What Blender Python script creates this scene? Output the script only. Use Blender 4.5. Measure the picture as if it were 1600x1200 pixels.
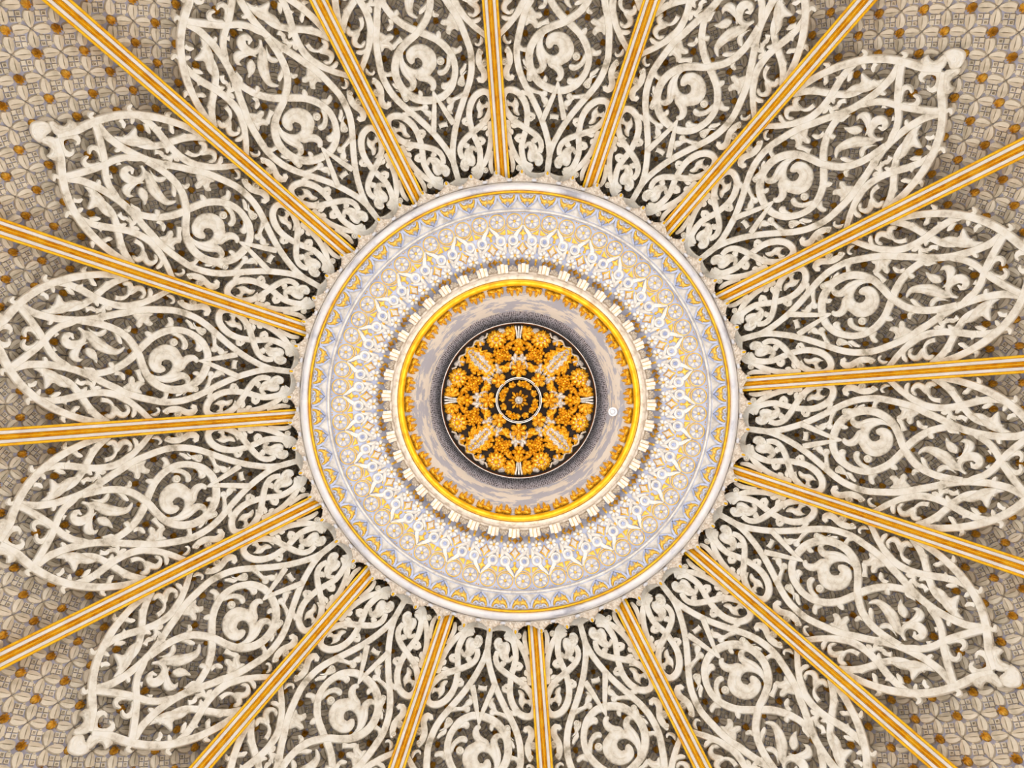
import bpy, math
import numpy as np
from mathutils import Matrix, Vector
from mathutils.geometry import delaunay_2d_cdt

for o in list(bpy.data.objects):
    bpy.data.objects.remove(o)
scene = bpy.context.scene
COL = scene.collection
PI = math.pi

# ------------------------------------------------------------------ camera
FPX = 1150.0                      # focal length in pixels of the 1600 x 1200 frame
CAMZ = 1.6
H0 = 5.75                         # height of the medallion rim plane above the camera
fwd = Vector((-10.5, -25.3, FPX)).normalized()      # looks up, a degree off the zenith
right = (Vector((1, 0, 0)) - fwd * fwd.x).normalized()
down = fwd.cross(right)
cam = bpy.data.objects.new('camera', bpy.data.cameras.new('camera'))
COL.objects.link(cam)
cam.data.sensor_width = 36
cam.data.lens = FPX / 1600 * 36
cam.matrix_world = Matrix(((right.x, -down.x, -fwd.x, 0), (right.y, -down.y, -fwd.y, 0),
                           (right.z, -down.z, -fwd.z, CAMZ), (0, 0, 0, 1)))
scene.camera = cam

# ------------------------------------------------------------------ light
world = bpy.data.worlds.new('daylight')
scene.world = world
world.use_nodes = True
bg = world.node_tree.nodes['Background']
bg.inputs[0].default_value = (0.93, 0.95, 1.0, 1)
bg.inputs[1].default_value = 1.0
vs = scene.view_settings
vs.view_transform = 'Standard'
vs.look = 'None'
vs.gamma = 1
vs.use_curve_mapping = False
vs.exposure = 1.6

# unseen fill spots added near the floor to brighten the lantern and medallion
for k in range(8):
    a = 2 * PI * k / 8 + 0.2
    ld = bpy.data.lights.new('fill_spot', 'SPOT')
    ld.energy = 76
    ld.color = (1.0, 0.975, 0.94)
    ld.spot_size = math.radians(29)
    ld.spot_blend = 1.0
    ld.shadow_soft_size = 0.12
    lo = bpy.data.objects.new('fill_spot', ld)
    COL.objects.link(lo)
    lo.location = (3.2 * math.cos(a), 3.2 * math.sin(a), 0.3)
    lo.rotation_euler = (Vector((0, 0, 8.0)) - lo.location).to_track_quat('-Z', 'Y').to_euler()

# ------------------------------------------------------------------ materials
def lin(c):
    return tuple(((v / 255 + 0.055) / 1.055) ** 2.4 if v > 10 else v / 255 / 12.92 for v in c) + (1,)

def mat(name, stops, scale=6, detail=4, rough=0.6, metal=0.0, stretch=None, bump=0.0, bscale=60, spec=0.4, thresh=(0.35, 0.65)):
    """procedural material: a noise running through colour stops"""
    m = bpy.data.materials.new(name)
    m.use_nodes = True
    nt = m.node_tree
    b = nt.nodes['Principled BSDF']
    b.inputs['Roughness'].default_value = rough
    b.inputs['Metallic'].default_value = metal
    b.inputs['Specular IOR Level'].default_value = spec
    tc = nt.nodes.new('ShaderNodeTexCoord')
    src = tc.outputs['Object']
    if stretch == 'polar':
        sep = nt.nodes.new('ShaderNodeSeparateXYZ'); nt.links.new(src, sep.inputs[0])
        at = nt.nodes.new('ShaderNodeMath'); at.operation = 'ARCTAN2'
        nt.links.new(sep.outputs[1], at.inputs[0]); nt.links.new(sep.outputs[0], at.inputs[1])
        x2 = nt.nodes.new('ShaderNodeVectorMath'); x2.operation = 'LENGTH'
        nt.links.new(src, x2.inputs[0])
        cb = nt.nodes.new('ShaderNodeCombineXYZ')
        a2 = nt.nodes.new('ShaderNodeMath'); a2.operation = 'MULTIPLY'; a2.inputs[1].default_value = 0.35
        nt.links.new(at.outputs[0], a2.inputs[0])
        nt.links.new(a2.outputs[0], cb.inputs[0]); nt.links.new(x2.outputs['Value'], cb.inputs[1])
        src = cb.outputs[0]
    n = nt.nodes.new('ShaderNodeTexNoise')
    n.inputs['Scale'].default_value = scale
    n.inputs['Detail'].default_value = detail
    n.inputs['Roughness'].default_value = 0.65
    nt.links.new(src, n.inputs['Vector'])
    r = nt.nodes.new('ShaderNodeValToRGB')
    r.color_ramp.elements[0].position = thresh[0]
    r.color_ramp.elements[1].position = thresh[1]
    r.color_ramp.elements[0].color = lin(stops[0])
    r.color_ramp.elements[1].color = lin(stops[-1])
    for i, c in enumerate(stops[1:-1]):
        e = r.color_ramp.elements.new(thresh[0] + (thresh[1] - thresh[0]) * (i + 1) / (len(stops) - 1))
        e.color = lin(c)
    nt.links.new(n.outputs['Fac'], r.inputs[0])
    nt.links.new(r.outputs[0], b.inputs['Base Color'])
    if bump:
        n2 = nt.nodes.new('ShaderNodeTexNoise')
        n2.inputs['Scale'].default_value = bscale
        n2.inputs['Detail'].default_value = 3
        nt.links.new(src, n2.inputs['Vector'])
        bp = nt.nodes.new('ShaderNodeBump')
        bp.inputs['Strength'].default_value = bump
        bp.inputs['Distance'].default_value = 0.01
        nt.links.new(n2.outputs['Fac'], bp.inputs['Height'])
        nt.links.new(bp.outputs[0], b.inputs['Normal'])
    return m

M = {}
M['tracery'] = mat('cream_plaster', [(176, 164, 141), (222, 212, 193), (239, 232, 216), (244, 239, 227)], 11, 9, 0.5, bump=0.15, thresh=(0.30, 0.60))
M['dome'] = mat('lavender_plaster', [(166, 163, 176), (190, 188, 203), (176, 171, 178)], 5, 6, 0.7, bump=0.2)
M['leaf'] = mat('beige_plaster', [(192, 178, 152), (220, 206, 181), (231, 218, 196)], 7, 6, 0.6, bump=0.2)
M['stud'] = mat('old_gilding', [(164, 110, 22), (222, 164, 48), (244, 198, 88)], 14, 4, 0.4, 0.2)
M['gold'] = mat('bright_gilding', [(232, 160, 6), (253, 194, 14), (255, 208, 44)], 14, 5, 0.36, 0.15, bump=0.1)
M['deepgold'] = mat('antique_gilding', [(160, 98, 8), (236, 170, 24), (255, 214, 82)], 45, 5, 0.36, 0.25, bump=0.3, bscale=120)
M['palegold'] = mat('pale_gilding', [(222, 164, 44), (248, 200, 80), (252, 214, 116)], 30, 5, 0.45, 0.12)
M['white'] = mat('white_fillet', [(222, 214, 206), (240, 233, 226)], 6, 4, 0.5)
M['relief'] = mat('ivory_relief', [(198, 189, 178), (226, 219, 209), (237, 231, 223)], 16, 6, 0.55, bump=0.2)
M['lavender'] = mat('pale_lavender', [(160, 167, 196), (184, 191, 216), (195, 200, 221)], 14, 5, 0.6)
M['rimwhite'] = mat('weathered_white', [(170, 168, 176), (222, 220, 222), (238, 235, 232)], 10, 8, 0.5, stretch='polar', thresh=(0.36, 0.55))
M['drum'] = mat('peeling_paint', [(184, 186, 198), (192, 193, 203), (226, 219, 207), (234, 227, 216)], 11, 10, 0.65, stretch='polar', thresh=(0.46, 0.53))
M['stone'] = mat('ivory_stone', [(196, 178, 156), (230, 216, 198), (238, 227, 212)], 18, 6, 0.6, bump=0.2)
M['taupe'] = mat('taupe_plaster', [(150, 134, 114), (206, 192, 174)], 30, 4, 0.6)
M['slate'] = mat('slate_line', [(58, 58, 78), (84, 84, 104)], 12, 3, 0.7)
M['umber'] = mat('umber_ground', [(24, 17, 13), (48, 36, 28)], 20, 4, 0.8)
M['greyleaf'] = mat('silver_leaf', [(140, 130, 124), (206, 198, 188), (226, 218, 206)], 40, 5, 0.5, 0.1)
M['bronze'] = mat('bronze_rim', [(96, 54, 24), (150, 96, 50)], 20, 4, 0.35, 0.6)
M['plastic'] = mat('white_plastic', [(232, 232, 234), (242, 242, 244)], 5, 2, 0.35)
M['floor'] = mat('stone_floor', [(200, 196, 190), (226, 222, 216)], 2, 5, 0.5)
M['wall'] = mat('wall_plaster', [(214, 208, 200), (226, 220, 212)], 2, 5, 0.7)

def mesh_grille():
    """fine woven grille: pattern of light wires on dark, finer than can be picked apart"""
    m = bpy.data.materials.new('woven_grille')
    m.use_nodes = True
    nt = m.node_tree
    b = nt.nodes['Principled BSDF']
    b.inputs['Roughness'].default_value = 0.6
    tc = nt.nodes.new('ShaderNodeTexCoord')
    sep = nt.nodes.new('ShaderNodeSeparateXYZ'); nt.links.new(tc.outputs['Object'], sep.inputs[0])
    at = nt.nodes.new('ShaderNodeMath'); at.operation = 'ARCTAN2'
    nt.links.new(sep.outputs[1], at.inputs[0]); nt.links.new(sep.outputs[0], at.inputs[1])
    cb = nt.nodes.new('ShaderNodeCombineXYZ')
    nt.links.new(at.outputs[0], cb.inputs[0]); nt.links.new(sep.outputs[2], cb.inputs[1])
    mp = nt.nodes.new('ShaderNodeMapping'); mp.inputs['Scale'].default_value = (300 / (2 * PI), 36, 1)
    nt.links.new(cb.outputs[0], mp.inputs['Vector'])
    vo = nt.nodes.new('ShaderNodeTexVoronoi'); vo.inputs['Scale'].default_value = 1.0
    vo.inputs['Randomness'].default_value = 0.35
    nt.links.new(mp.outputs[0], vo.inputs['Vector'])
    r = nt.nodes.new('ShaderNodeValToRGB')
    r.color_ramp.elements[0].position = 0.3; r.color_ramp.elements[0].color = lin((58, 48, 52))
    r.color_ramp.elements[1].position = 0.5; r.color_ramp.elements[1].color = lin((206, 200, 204))
    nt.links.new(vo.outputs['Distance'], r.inputs[0])
    nt.links.new(r.outputs[0], b.inputs['Base Color'])
    return m
M['grille'] = mesh_grille()

# ------------------------------------------------------------------ surfaces of revolution
# Each surface gives, for the direction r (pixels from the zenith) the point (R, z) where that
# direction meets the surface, and the unit normal that faces into the room.
class Surf:
    def __init__(self, r, R, z):
        self.r, self.R, self.z = (np.asarray(v, float) for v in (r, R, z))
        tR = np.gradient(self.R); tz = np.gradient(self.z)
        L = np.hypot(tR, tz); nR, nz = tz / L, -tR / L
        s = np.where(nz > 0, -1.0, 1.0)
        flip = np.where(np.abs(nz) < 1e-3, np.where(nR > 0, -1.0, 1.0), s)
        self.nR, self.nz = nR * flip, nz * flip
    def pt(self, r):
        i = lambda a: np.interp(r, self.r, a)
        return i(self.R), i(self.z), i(self.nR), i(self.nz)
    def lift(self, x, y, h):
        """flat pattern coordinates (pixels about the axis) and relief height (m) -> 3D"""
        x, y, h = np.broadcast_arrays(np.asarray(x, float), np.asarray(y, float), np.asarray(h, float))
        r = np.hypot(x, y); c, s = x / np.maximum(r, 1e-9), y / np.maximum(r, 1e-9)
        R, z, nR, nz = self.pt(r)
        q = R + h * nR
        return np.stack([q * c, q * s, z + h * nz], -1)

ZC = 2.24                         # centre of the dome above the camera
RRIB, RTR = 3.94, 3.985           # radius of the rib fronts and of the tracery fronts
def dome_surf(rad):
    ph = np.radians(np.linspace(6, 89.5, 400))
    rad = np.array([rad(p) for p in ph])
    R, d = rad * np.sin(ph), ZC + rad * np.cos(ph)
    return Surf(FPX * R / d, R, CAMZ + d)
def bg_rad(p):
    d = math.degrees(p)
    t = min(max((60.0 - d) / 33.0, 0), 1.2)
    return RTR + 0.06 + 0.40 * t ** 1.1
S_RIB = dome_surf(lambda p: RRIB)
S_TR = dome_surf(lambda p: RTR)
S_BG = dome_surf(bg_rad)

def px_surf(pts, n=12):
    """profile given as (pixel radius, height above the rim plane)"""
    pts = sorted(pts)
    rr = np.array([p[0] for p in pts], float); dz = np.array([p[1] for p in pts], float)
    r = np.unique(np.concatenate([np.linspace(a, b, n) for a, b in zip(rr[:-1], rr[1:])]))
    d = H0 + np.interp(r, rr, dz)
    return Surf(r, r * d / FPX, CAMZ + d)
PROF_MED = [(327.5, -.105), (325, -.095), (303, -.055), (299, -.055), (294, -.035), (290, -.025), (268, .02), (255, .05), (240, .09), (225, .145), (213, .21), (206, .26), (203.4, .275)]
S_MED = px_surf(PROF_MED)
S_DRUM = px_surf([(180, .06), (172, .09), (155, .25), (140, .44)])
S_BOSS = px_surf([(0.1, .56), (60, .56), (110, .55), (121, .53)])
S_LACE = px_surf([(336, -.075), (365, -.045)])
S_CORN = px_surf([(196, .03), (214, .05)])

# ------------------------------------------------------------------ mesh helpers
def new_mesh(name, V, F, material, smooth=True, flat_angle=None):
    me = bpy.data.meshes.new(name)
    me.from_pydata([tuple(v) for v in np.asarray(V, float)], [], F)
    if smooth:
        me.shade_smooth()
        if flat_angle:
            try: me.set_sharp_from_angle(angle=math.radians(flat_angle))
            except Exception: pass
    me.materials.append(material)
    me.update()
    return me

def obj(name, me, parent=None, rotz=0.0, loc=(0, 0, 0), **props):
    o = bpy.data.objects.new(name, me)
    COL.objects.link(o)
    o.location = loc
    o.rotation_euler = (0, 0, rotz)
    if parent: o.parent = parent
    for k, v in props.items(): o[k] = v
    return o

def thing(name, label, cat, loc=(0, 0, 0), rotz=0.0, group=None):
    o = obj(name, None, None, rotz, loc, label=label, category=cat)
    o.empty_display_size = 0.1
    if group: o['group'] = group
    return o

class MB:
    """collects lifted pieces into one mesh"""
    def __init__(self): self.V, self.F, self.n = [], [], 0
    def add(self, V, F):
        V = np.asarray(V, float).reshape(-1, 3)
        self.F += [tuple(i + self.n for i in f) for f in F]
        self.V.append(V); self.n += len(V)
        return self
    def mesh(self, name, material, origin=(0, 0, 0), smooth=True, flat=50):
        V = np.concatenate(self.V) - np.asarray(origin, float)
        return new_mesh(name, V, self.F, material, smooth, flat)

def catmull(P, closed=False, step=4.0, W=None):
    P = np.asarray(P, float); n = len(P)
    out, wo = [], []
    segs = n if closed else n - 1
    for i in range(segs):
        if closed: a, b, c, d = P[(i - 1) % n], P[i], P[(i + 1) % n], P[(i + 2) % n]
        else: a, b, c, d = P[max(i - 1, 0)], P[i], P[i + 1], P[min(i + 2, n - 1)]
        k = max(1, int(round(np.linalg.norm(c - b) / step)))
        for j in range(k):
            t = j / k
            out.append(0.5 * (2 * b + (c - a) * t + (2 * a - 5 * b + 4 * c - d) * t * t + (3 * b - a - 3 * c + d) * t ** 3))
            wo.append(i + t)
    if not closed: out.append(P[-1]); wo.append(n - 1)
    return np.array(out), np.array(wo) / max(n - 1, 1)

def ribbon(mb, surf, P, widths, thick=0.03, h0=0.0, h1=0.0, bev=0.006, step=4.0, round_end=False, round_start=False, prof=None):
    """flat strap with chamfered edges following a centre line; widths in pixels"""
    C, t = catmull(P, False, step)
    w = np.interp(t, np.linspace(0, 1, len(widths)), widths) / 2
    T = np.gradient(C, axis=0); T /= np.maximum(np.linalg.norm(T, axis=1, keepdims=True), 1e-9)
    h = h0 + (h1 - h0) * t
    def cap(end):
        c, tt, ww, hh = (C[-1], T[-1], w[-1], h[-1]) if end else (C[0], -T[0], w[0], h[0])
        a = np.radians([30, 55, 75, 88])
        return c + np.outer(np.sin(a) * ww, tt), np.repeat([tt if end else -tt], 4, 0), np.cos(a) * ww, np.full(4, hh)
    if round_end:
        c, tt, ww, hh = cap(True)
        C, T, w, h = np.vstack([C, c]), np.vstack([T, tt]), np.append(w, ww), np.append(h, hh)
    if round_start:
        c, tt, ww, hh = cap(False)
        C, T, w, h = np.vstack([c[::-1], C]), np.vstack([tt, T]), np.append(ww[::-1], w), np.append(hh[::-1], h)
    N = np.stack([-T[:, 1], T[:, 0]], 1)
    if prof is None:
        prof = [(-1, -thick), (-1, -bev), (-0.86, 0), (0.86, 0), (1, -bev), (1, -thick)]
    k = len(prof); rows = []
    for u, hh in prof:
        q = C + N * (w * u)[:, None]
        rows.append(surf.lift(q[:, 0], q[:, 1], h + hh))
    V = np.stack(rows, 1).reshape(-1, 3); n = len(C)
    F = [(i * k + j, i * k + j + 1, (i + 1) * k + j + 1, (i + 1) * k + j) for i in range(n - 1) for j in range(k - 1)]
    F += [tuple(range(k)), tuple(range((n - 1) * k, n * k))[::-1]]
    mb.add(V, F)
    return mb

def inside(poly, q):
    x, y = q[:, 0], q[:, 1]; r = np.zeros(len(q), bool)
    a, b = poly, np.roll(poly, -1, 0)
    for (x1, y1), (x2, y2) in zip(a, b):
        c = ((y1 > y) != (y2 > y)) & (x < (x2 - x1) * (y - y1) / ((y2 - y1) or 1e-9) + x1)
        r ^= c
    return r

def leaf(mb, surf, P, thick=0.03, hb=-0.012, dome=0.016, soft=5.0, step=3.0, grid=2.6, smooth_curve=True, ridge=None, veins=(), vd=.007, vw=1.3):
    """outlined relief piece with a domed face: height grows with distance from its edge"""
    P = np.asarray(P, float)
    O = catmull(P, True, step)[0] if smooth_curve else np.concatenate([np.linspace(a, b, max(2, int(np.linalg.norm(b - a) / step) + 1))[:-1] for a, b in zip(P, np.roll(P, -1, 0))])
    if np.sum(O[:, 0] * np.roll(O[:, 1], -1) - np.roll(O[:, 0], -1) * O[:, 1]) < 0: O = O[::-1]
    lo, hi = O.min(0), O.max(0)
    gx, gy = np.meshgrid(np.arange(lo[0] + grid / 2, hi[0], grid), np.arange(lo[1] + grid / 2, hi[1], grid))
    q = np.stack([gx.ravel(), gy.ravel()], 1)
    if len(q):
        q = q[inside(O, q)]
    if len(q):
        d = np.min(np.linalg.norm(q[:, None] - O[None], axis=2), 1)
        q = q[d > grid * 0.45]
    n = len(O)
    vs_ = [Vector(p) for p in np.concatenate([O, q])]
    res = delaunay_2d_cdt(vs_, [(i, (i + 1) % n) for i in range(n)], [list(range(n))], 1, 1e-5)
    V2 = np.array([tuple(v) for v in res[0]]); tri = [tuple(f) for f in res[2]]
    d = np.min(np.linalg.norm(V2[:, None] - O[None], axis=2), 1)
    h = hb + dome * np.sqrt(np.clip(d / soft, 0, 1))
    if ridge: h = h + ridge(V2)
    for v in veins:
        c = catmull(v, False, 0.8)[0]
        e = np.min(np.linalg.norm(V2[:, None] - c[None], axis=2), 1)
        h = h - vd * np.exp(-(e / vw) ** 2)
    top = surf.lift(V2[:, 0], V2[:, 1], h)
    mb.add(top, tri)
    a = surf.lift(O[:, 0], O[:, 1], hb); b = surf.lift(O[:, 0], O[:, 1], -thick)
    mb.add(np.concatenate([a, b]), [(i, n + i, n + (i + 1) % n, (i + 1) % n) for i in range(n)])
    return mb

def disc(mb, surf, cx, cy, prof, n=18, squash=1.0, lobes=0, amp=0.0):
    """small turned ornament; prof = [(radius px, height m), ...] from the rim inwards"""
    a = np.linspace(0, 2 * PI, n, endpoint=False)
    rows = []
    for r, h in prof:
        rr = r * (1 + amp * np.cos(lobes * a)) if lobes else np.full(n, r)
        rows.append(surf.lift(cx + rr * np.cos(a), cy + rr * squash * np.sin(a), h))
    V = np.concatenate(rows)
    F = [(k * n + i, k * n + (i + 1) % n, (k + 1) * n + (i + 1) % n, (k + 1) * n + i) for k in range(len(prof) - 1) for i in range(n)]
    F.append(tuple((len(prof) - 1) * n + i for i in range(n)))
    mb.add(V, F)
    return mb

def lathe(name, prof, material, seg=256, flat=40, lobes=None):
    """prof = [(R, z), ...] in metres"""
    a = np.linspace(0, 2 * PI, seg, endpoint=False)
    P = np.asarray(prof, float); k = len(P)
    V = np.stack([np.outer(P[:, 0], np.cos(a)), np.outer(P[:, 0], np.sin(a)), np.repeat(P[:, 1:2], seg, 1)], -1).reshape(-1, 3)
    F = [(j * seg + i, j * seg + (i + 1) % seg, (j + 1) * seg + (i + 1) % seg, (j + 1) * seg + i) for j in range(k - 1) for i in range(seg)]
    return new_mesh(name, V, F, material, True, flat)

def pxp(pts):
    return [(r * (H0 + d) / FPX, CAMZ + H0 + d) for r, d in pts]

def torus_px(r, w, d, bulge, n=9):
    """half-round moulding on a ring: pixel radius r, half width w, height d, bulge in m"""
    return [(r + w * math.cos(t), d - bulge * math.sin(t)) for t in np.linspace(0, PI, n)]

ROT0 = math.radians(-4.1)
GORE = 2 * PI / 16

# ------------------------------------------------------------------ room below: floor and piers
sp = CAMZ + ZC                                      # springing line
fl = lathe('floor', [(0.001, 0.0), (4.6, 0.0), (4.6, -0.2), (0.001, -0.2)], M['floor'], 96)
obj('floor', fl, kind='structure')
def pier():
    mb = MB()
    w = 0.17
    for (a, b, c, d) in [(4.05, 4.45, 0.0, sp - 0.35)]:
        V = [(x, y, z) for z in (c, d) for x, y in ((a, -w), (b, -w), (b, w), (a, w))]
        mb.add(V, [(0, 1, 2, 3), (4, 5, 6, 7), (0, 1, 5, 4), (1, 2, 6, 5), (2, 3, 7, 6), (3, 0, 4, 7)])
    return mb.mesh('pier', M['wall'], smooth=False)
wall = obj('wall_round', lathe('wall_ring', [(4.02, sp + 0.02), (4.02, sp - 0.35), (4.48, sp - 0.35), (4.48, sp + 0.05), (4.06, sp + 0.05)], M['wall'], 128), kind='structure')
pm = pier()
for k in range(16):
    obj('pier', pm, wall, ROT0 + GORE * k)

# ------------------------------------------------------------------ dome shell with its diaper relief
ph = np.radians(np.concatenate([np.linspace(14, 88, 120), [89.5]]))
prof = [(bg_rad(p) * math.sin(p), CAMZ + ZC + bg_rad(p) * math.cos(p)) for p in ph]
ceil = obj('ceiling', lathe('dome_shell', prof + [(4.3, sp), (4.5, sp + 0.4), (3.2, CAMZ + H0 + 0.3), (0.5, CAMZ + H0 + 1.5)], M['dome'], 192), kind='structure')

ROWS = [316, 334, 354, 373, 393, 414, 437, 462, 489, 518, 549, 581, 616, 654, 696, 739, 786, 834, 888, 945, 1008, 1077, 1155, 1245, 1350, 1475]
LR = np.log(np.array(ROWS, float))
DA = 3.05
def lat(i, j, th, h, s=S_BG):
    """lattice coordinates (row, column) in the gore with axis angle th"""
    r = np.exp(np.interp(i, np.arange(len(LR)), LR)); a = np.radians(j * DA) + th
    return s.lift(r * np.cos(a), r * np.sin(a), h)

def leaf_template(di, dj):
    ss = [0.25, 0.34, 0.46, 0.62, 0.78, 0.90]
    wd = [0.085, 0.135, 0.158, 0.150, 0.105, 0.055]
    T = []; F = []
    ax = np.array([di, dj], float) * 0.5; pe = np.array([-ax[1], ax[0]]) / np.linalg.norm(ax)
    for s, w in zip(ss, wd):
        slit = 0.006 if s in (0.46, 0.62) else 0.028
        for u, h in ((-1, -0.002), (-0.92, 0.022), (-0.1, 0.030), (0, slit), (0.1, 0.030), (0.92, 0.022), (1, -0.002)):
            p = ax * s + pe * w * u; T.append((p[0], p[1], h))
    for i in range(len(ss) - 1):
        for j in range(6):
            a = i * 7 + j; F.append((a, a + 1, a + 8, a + 7))
    p = ax * 0.99; T.append((p[0], p[1], 0.006)); e = len(T) - 1; b = (len(ss) - 1) * 7
    F += [(b + j, b + j + 1, e) for j in range(6)] + [tuple(range(7))]
    return np.array(T), F
def stud_template():
    T = []; n = 16
    a = np.linspace(0, 2 * PI, n, endpoint=False)
    for r, h, am in ((0.135, 0.0, 0.0), (0.138, 0.036, 0.02), (0.095, 0.048, 0.0)):
        for k, t in enumerate(a):
            g = -0.014 if (k % 2 and h > 0.01) else 0.0
            T.append(((r - (0.02 if k % 2 else 0)) * math.cos(t), (r - (0.02 if k % 2 else 0)) * math.sin(t), h + g))
    T.append((0, 0, 0.040))
    F = [(q * n + i, q * n + (i + 1) % n, (q + 1) * n + (i + 1) % n, (q + 1) * n + i) for q in range(2) for i in range(n)]
    F += [(2 * n + i, 2 * n + (i + 1) % n, 3 * n) for i in range(n)]
    return np.array(T), F
def key_template():
    T = []; F = []
    c45 = 0.70711
    def P(u, v, h): T.append((c45 * (u - v), c45 * (u + v), h)); return len(T) - 1
    g = 0.088
    for su, sv in ((1, 1), (-1, -1), (1, -1), (-1, 1)):
        cx, cy = su * g, sv * g; w = 0.072
        A = [P(cx + a * w, cy + b * w, 0.0) for a, b in ((-1, -1), (1, -1), (1, 1), (-1, 1))]
        B = [P(cx + a * w * 0.93, cy + b * w * 0.93, 0.013) for a, b in ((-1, -1), (1, -1), (1, 1), (-1, 1))]
        F += [(A[i], A[(i + 1) % 4], B[(i + 1) % 4], B[i]) for i in range(4)]
        if su == sv:
            C = [P(cx + a * w * 0.55, cy + b * w * 0.55, 0.012) for a, b in ((-1, -1), (1, -1), (1, 1), (-1, 1))]
            D = [P(cx + a * w * 0.5, cy + b * w * 0.5, 0.0) for a, b in ((-1, -1), (1, -1), (1, 1), (-1, 1))]
            F += [(B[i], B[(i + 1) % 4], C[(i + 1) % 4], C[i]) for i in range(4)] + [(C[i], C[(i + 1) % 4], D[(i + 1) % 4], D[i]) for i in range(4)]
            e = P(cx, cy, 0.012); F += [(D[i], D[(i + 1) % 4], e) for i in range(4)]
        else:
            F.append(tuple(B))
            q = 0.036; c2, d2 = cx + su * 0.105, cy + sv * 0.0   # stepped arms of the key
            for c2, d2 in ((cx + su * 0.118, cy), (cx, cy + sv * 0.118)):
                A = [P(c2 + a * q, d2 + b * q, 0.0) for a, b in ((-1, -1), (1, -1), (1, 1), (-1, 1))]
                B = [P(c2 + a * q * 0.9, d2 + b * q * 0.9, 0.010) for a, b in ((-1, -1), (1, -1), (1, 1), (-1, 1))]
                F += [(A[i], A[(i + 1) % 4], B[(i + 1) % 4], B[i]) for i in range(4)] + [tuple(B)]
    return np.array(T), F

def stamp(tmpl, inst):
    """inst rows: i, j, theta -> vertices of all copies and faces"""
    T, F = tmpl
    inst = np.asarray(inst, float)
    I = inst[:, 0:1] + T[None, :, 0]; J = inst[:, 1:2] + T[None, :, 1]
    V = lat(I, J, inst[:, 2:3], T[None, :, 2]).reshape(-1, 3)
    n = len(T)
    FF = [tuple(v + k * n for v in f) for k in range(len(inst)) for f in F]
    return V, FF

def in_frame(r, a, m=0):
    """is the direction within the photograph"""
    v = Vector((r * math.cos(a), r * math.sin(a), FPX)); w = v.dot(fwd)
    x, y = 800 + FPX * v.dot(right) / w, 600 + FPX * v.dot(down) / w
    return -m < x < 1600 + m and -m < y < 1200 + m

ths = [ROT0 + GORE * (k + 0.5) for k in range(16)]
leafI = {d: [] for d in ((1, 1), (1, -1), (-1, 1), (-1, -1))}
studI, keyI = [], []
for th in ths:
    for i in range(2, len(ROWS) - 1):
        for j in range(-3, 4):
            studI.append((i, j, th))
            for d in leafI: leafI[d].append((i, j, th))
            keyI.append((i + 0.5, j, th))
            if j < 3: keyI.append((i, j + 0.5, th))
def visible_rank(i, j, th):
    a = th + math.radians(j * DA); r = math.exp(np.interp(i, np.arange(len(LR)), LR))
    if not in_frame(r, a, 6): return None
    if abs(j) > 3.2: return None
    e = abs(math.degrees(a - th)) / 11.25
    covered = r < 850 - 190 * e ** 2            # behind the tracery panel
    return r - (600 if covered else 0)
# the 300 largest leaves and studs as pieces of their own, the rest joined
cand = []
for d in leafI:
    for p in leafI[d]:
        q = visible_rank(p[0] + d[0] * 0.27, p[1] + d[1] * 0.27, p[2])
        if q is not None: cand.append((q, d, p))
cand.sort(key=lambda t: -t[0])
single = {(d, p) for q, d, p in cand[:300]}
cache = {}
for q, d, (i, j, th) in cand[:300]:
    if (i, d) not in cache:
        V, F = stamp(leaf_template(*d), [(i, 0, 0)])
        cache[i, d] = new_mesh('diaper_leaf', V, F, M['leaf'], True, 35)
    obj('diaper_leaf', cache[i, d], ceil, th + math.radians(j * DA))
for n, d in enumerate(leafI):
    V, F = stamp(leaf_template(*d), [p for p in leafI[d] if (d, p) not in single])
    if n == 0: VV, FF = [V], list(F); tot = len(V)
    else:
        FF += [tuple(v + tot for v in f) for f in F]; VV.append(V); tot += len(V)
obj('diaper_leaves', new_mesh('diaper_leaves', np.concatenate(VV), FF, M['leaf'], True, 35), ceil, kind='stuff')
cs = sorted([(visible_rank(*p), p) for p in studI if visible_rank(*p) is not None], key=lambda t: -t[0])[:300]
ss = {p for _, p in cs}
for _, (i, j, th) in cs:
    if i not in cache:
        V, F = stamp(stud_template(), [(i, 0, 0)])
        cache[i] = new_mesh('gilded_stud', V, F, M['stud'], True, 60)
    obj('gilded_stud', cache[i], ceil, th + math.radians(j * DA))
V, F = stamp(stud_template(), [p for p in studI if p not in ss])
obj('gilded_studs', new_mesh('gilded_studs', V, F, M['stud'], True, 60), ceil, kind='stuff')
V, F = stamp(key_template(), keyI)
obj('key_blocks', new_mesh('key_blocks', V, F, M['leaf'], False), ceil, kind='stuff')

# ------------------------------------------------------------------ ribs
def rib_part(name, prof, material, phi0, phi1, n=90, closed=False):
    """prof = [(offset m, height above the rib front m)] swept down the dome at angle 0"""
    V = []; k = len(prof)
    for p in np.radians(np.linspace(phi0, phi1, n)):
        for u, h in prof:
            q = RRIB - h
            V.append((q * math.sin(p), u, CAMZ + ZC + q * math.cos(p)))
    F = [(i * k + j, i * k + j + 1, (i + 1) * k + j + 1, (i + 1) * k + j) for i in range(n - 1) for j in range(k - 1)]
    F += [tuple(range(k)), tuple(range((n - 1) * k, n * k))]
    return new_mesh(name, np.array(V) - np.array(RIBO), F, material, True, 40)
RIBO = (RRIB * math.sin(math.radians(88)), 0, CAMZ + ZC + RRIB * math.cos(math.radians(88)))
hw = 0.0575
def bead(c, w, h, base=-0.03, n=7):
    return [(c - w, base)] + [(c + w * -math.cos(t), h * math.sin(t)) for t in np.linspace(0, PI, n)] + [(c + w, base)]
P0, P1 = 26.15, 88           # the rib ends against the medallion, under its lace edge
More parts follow.
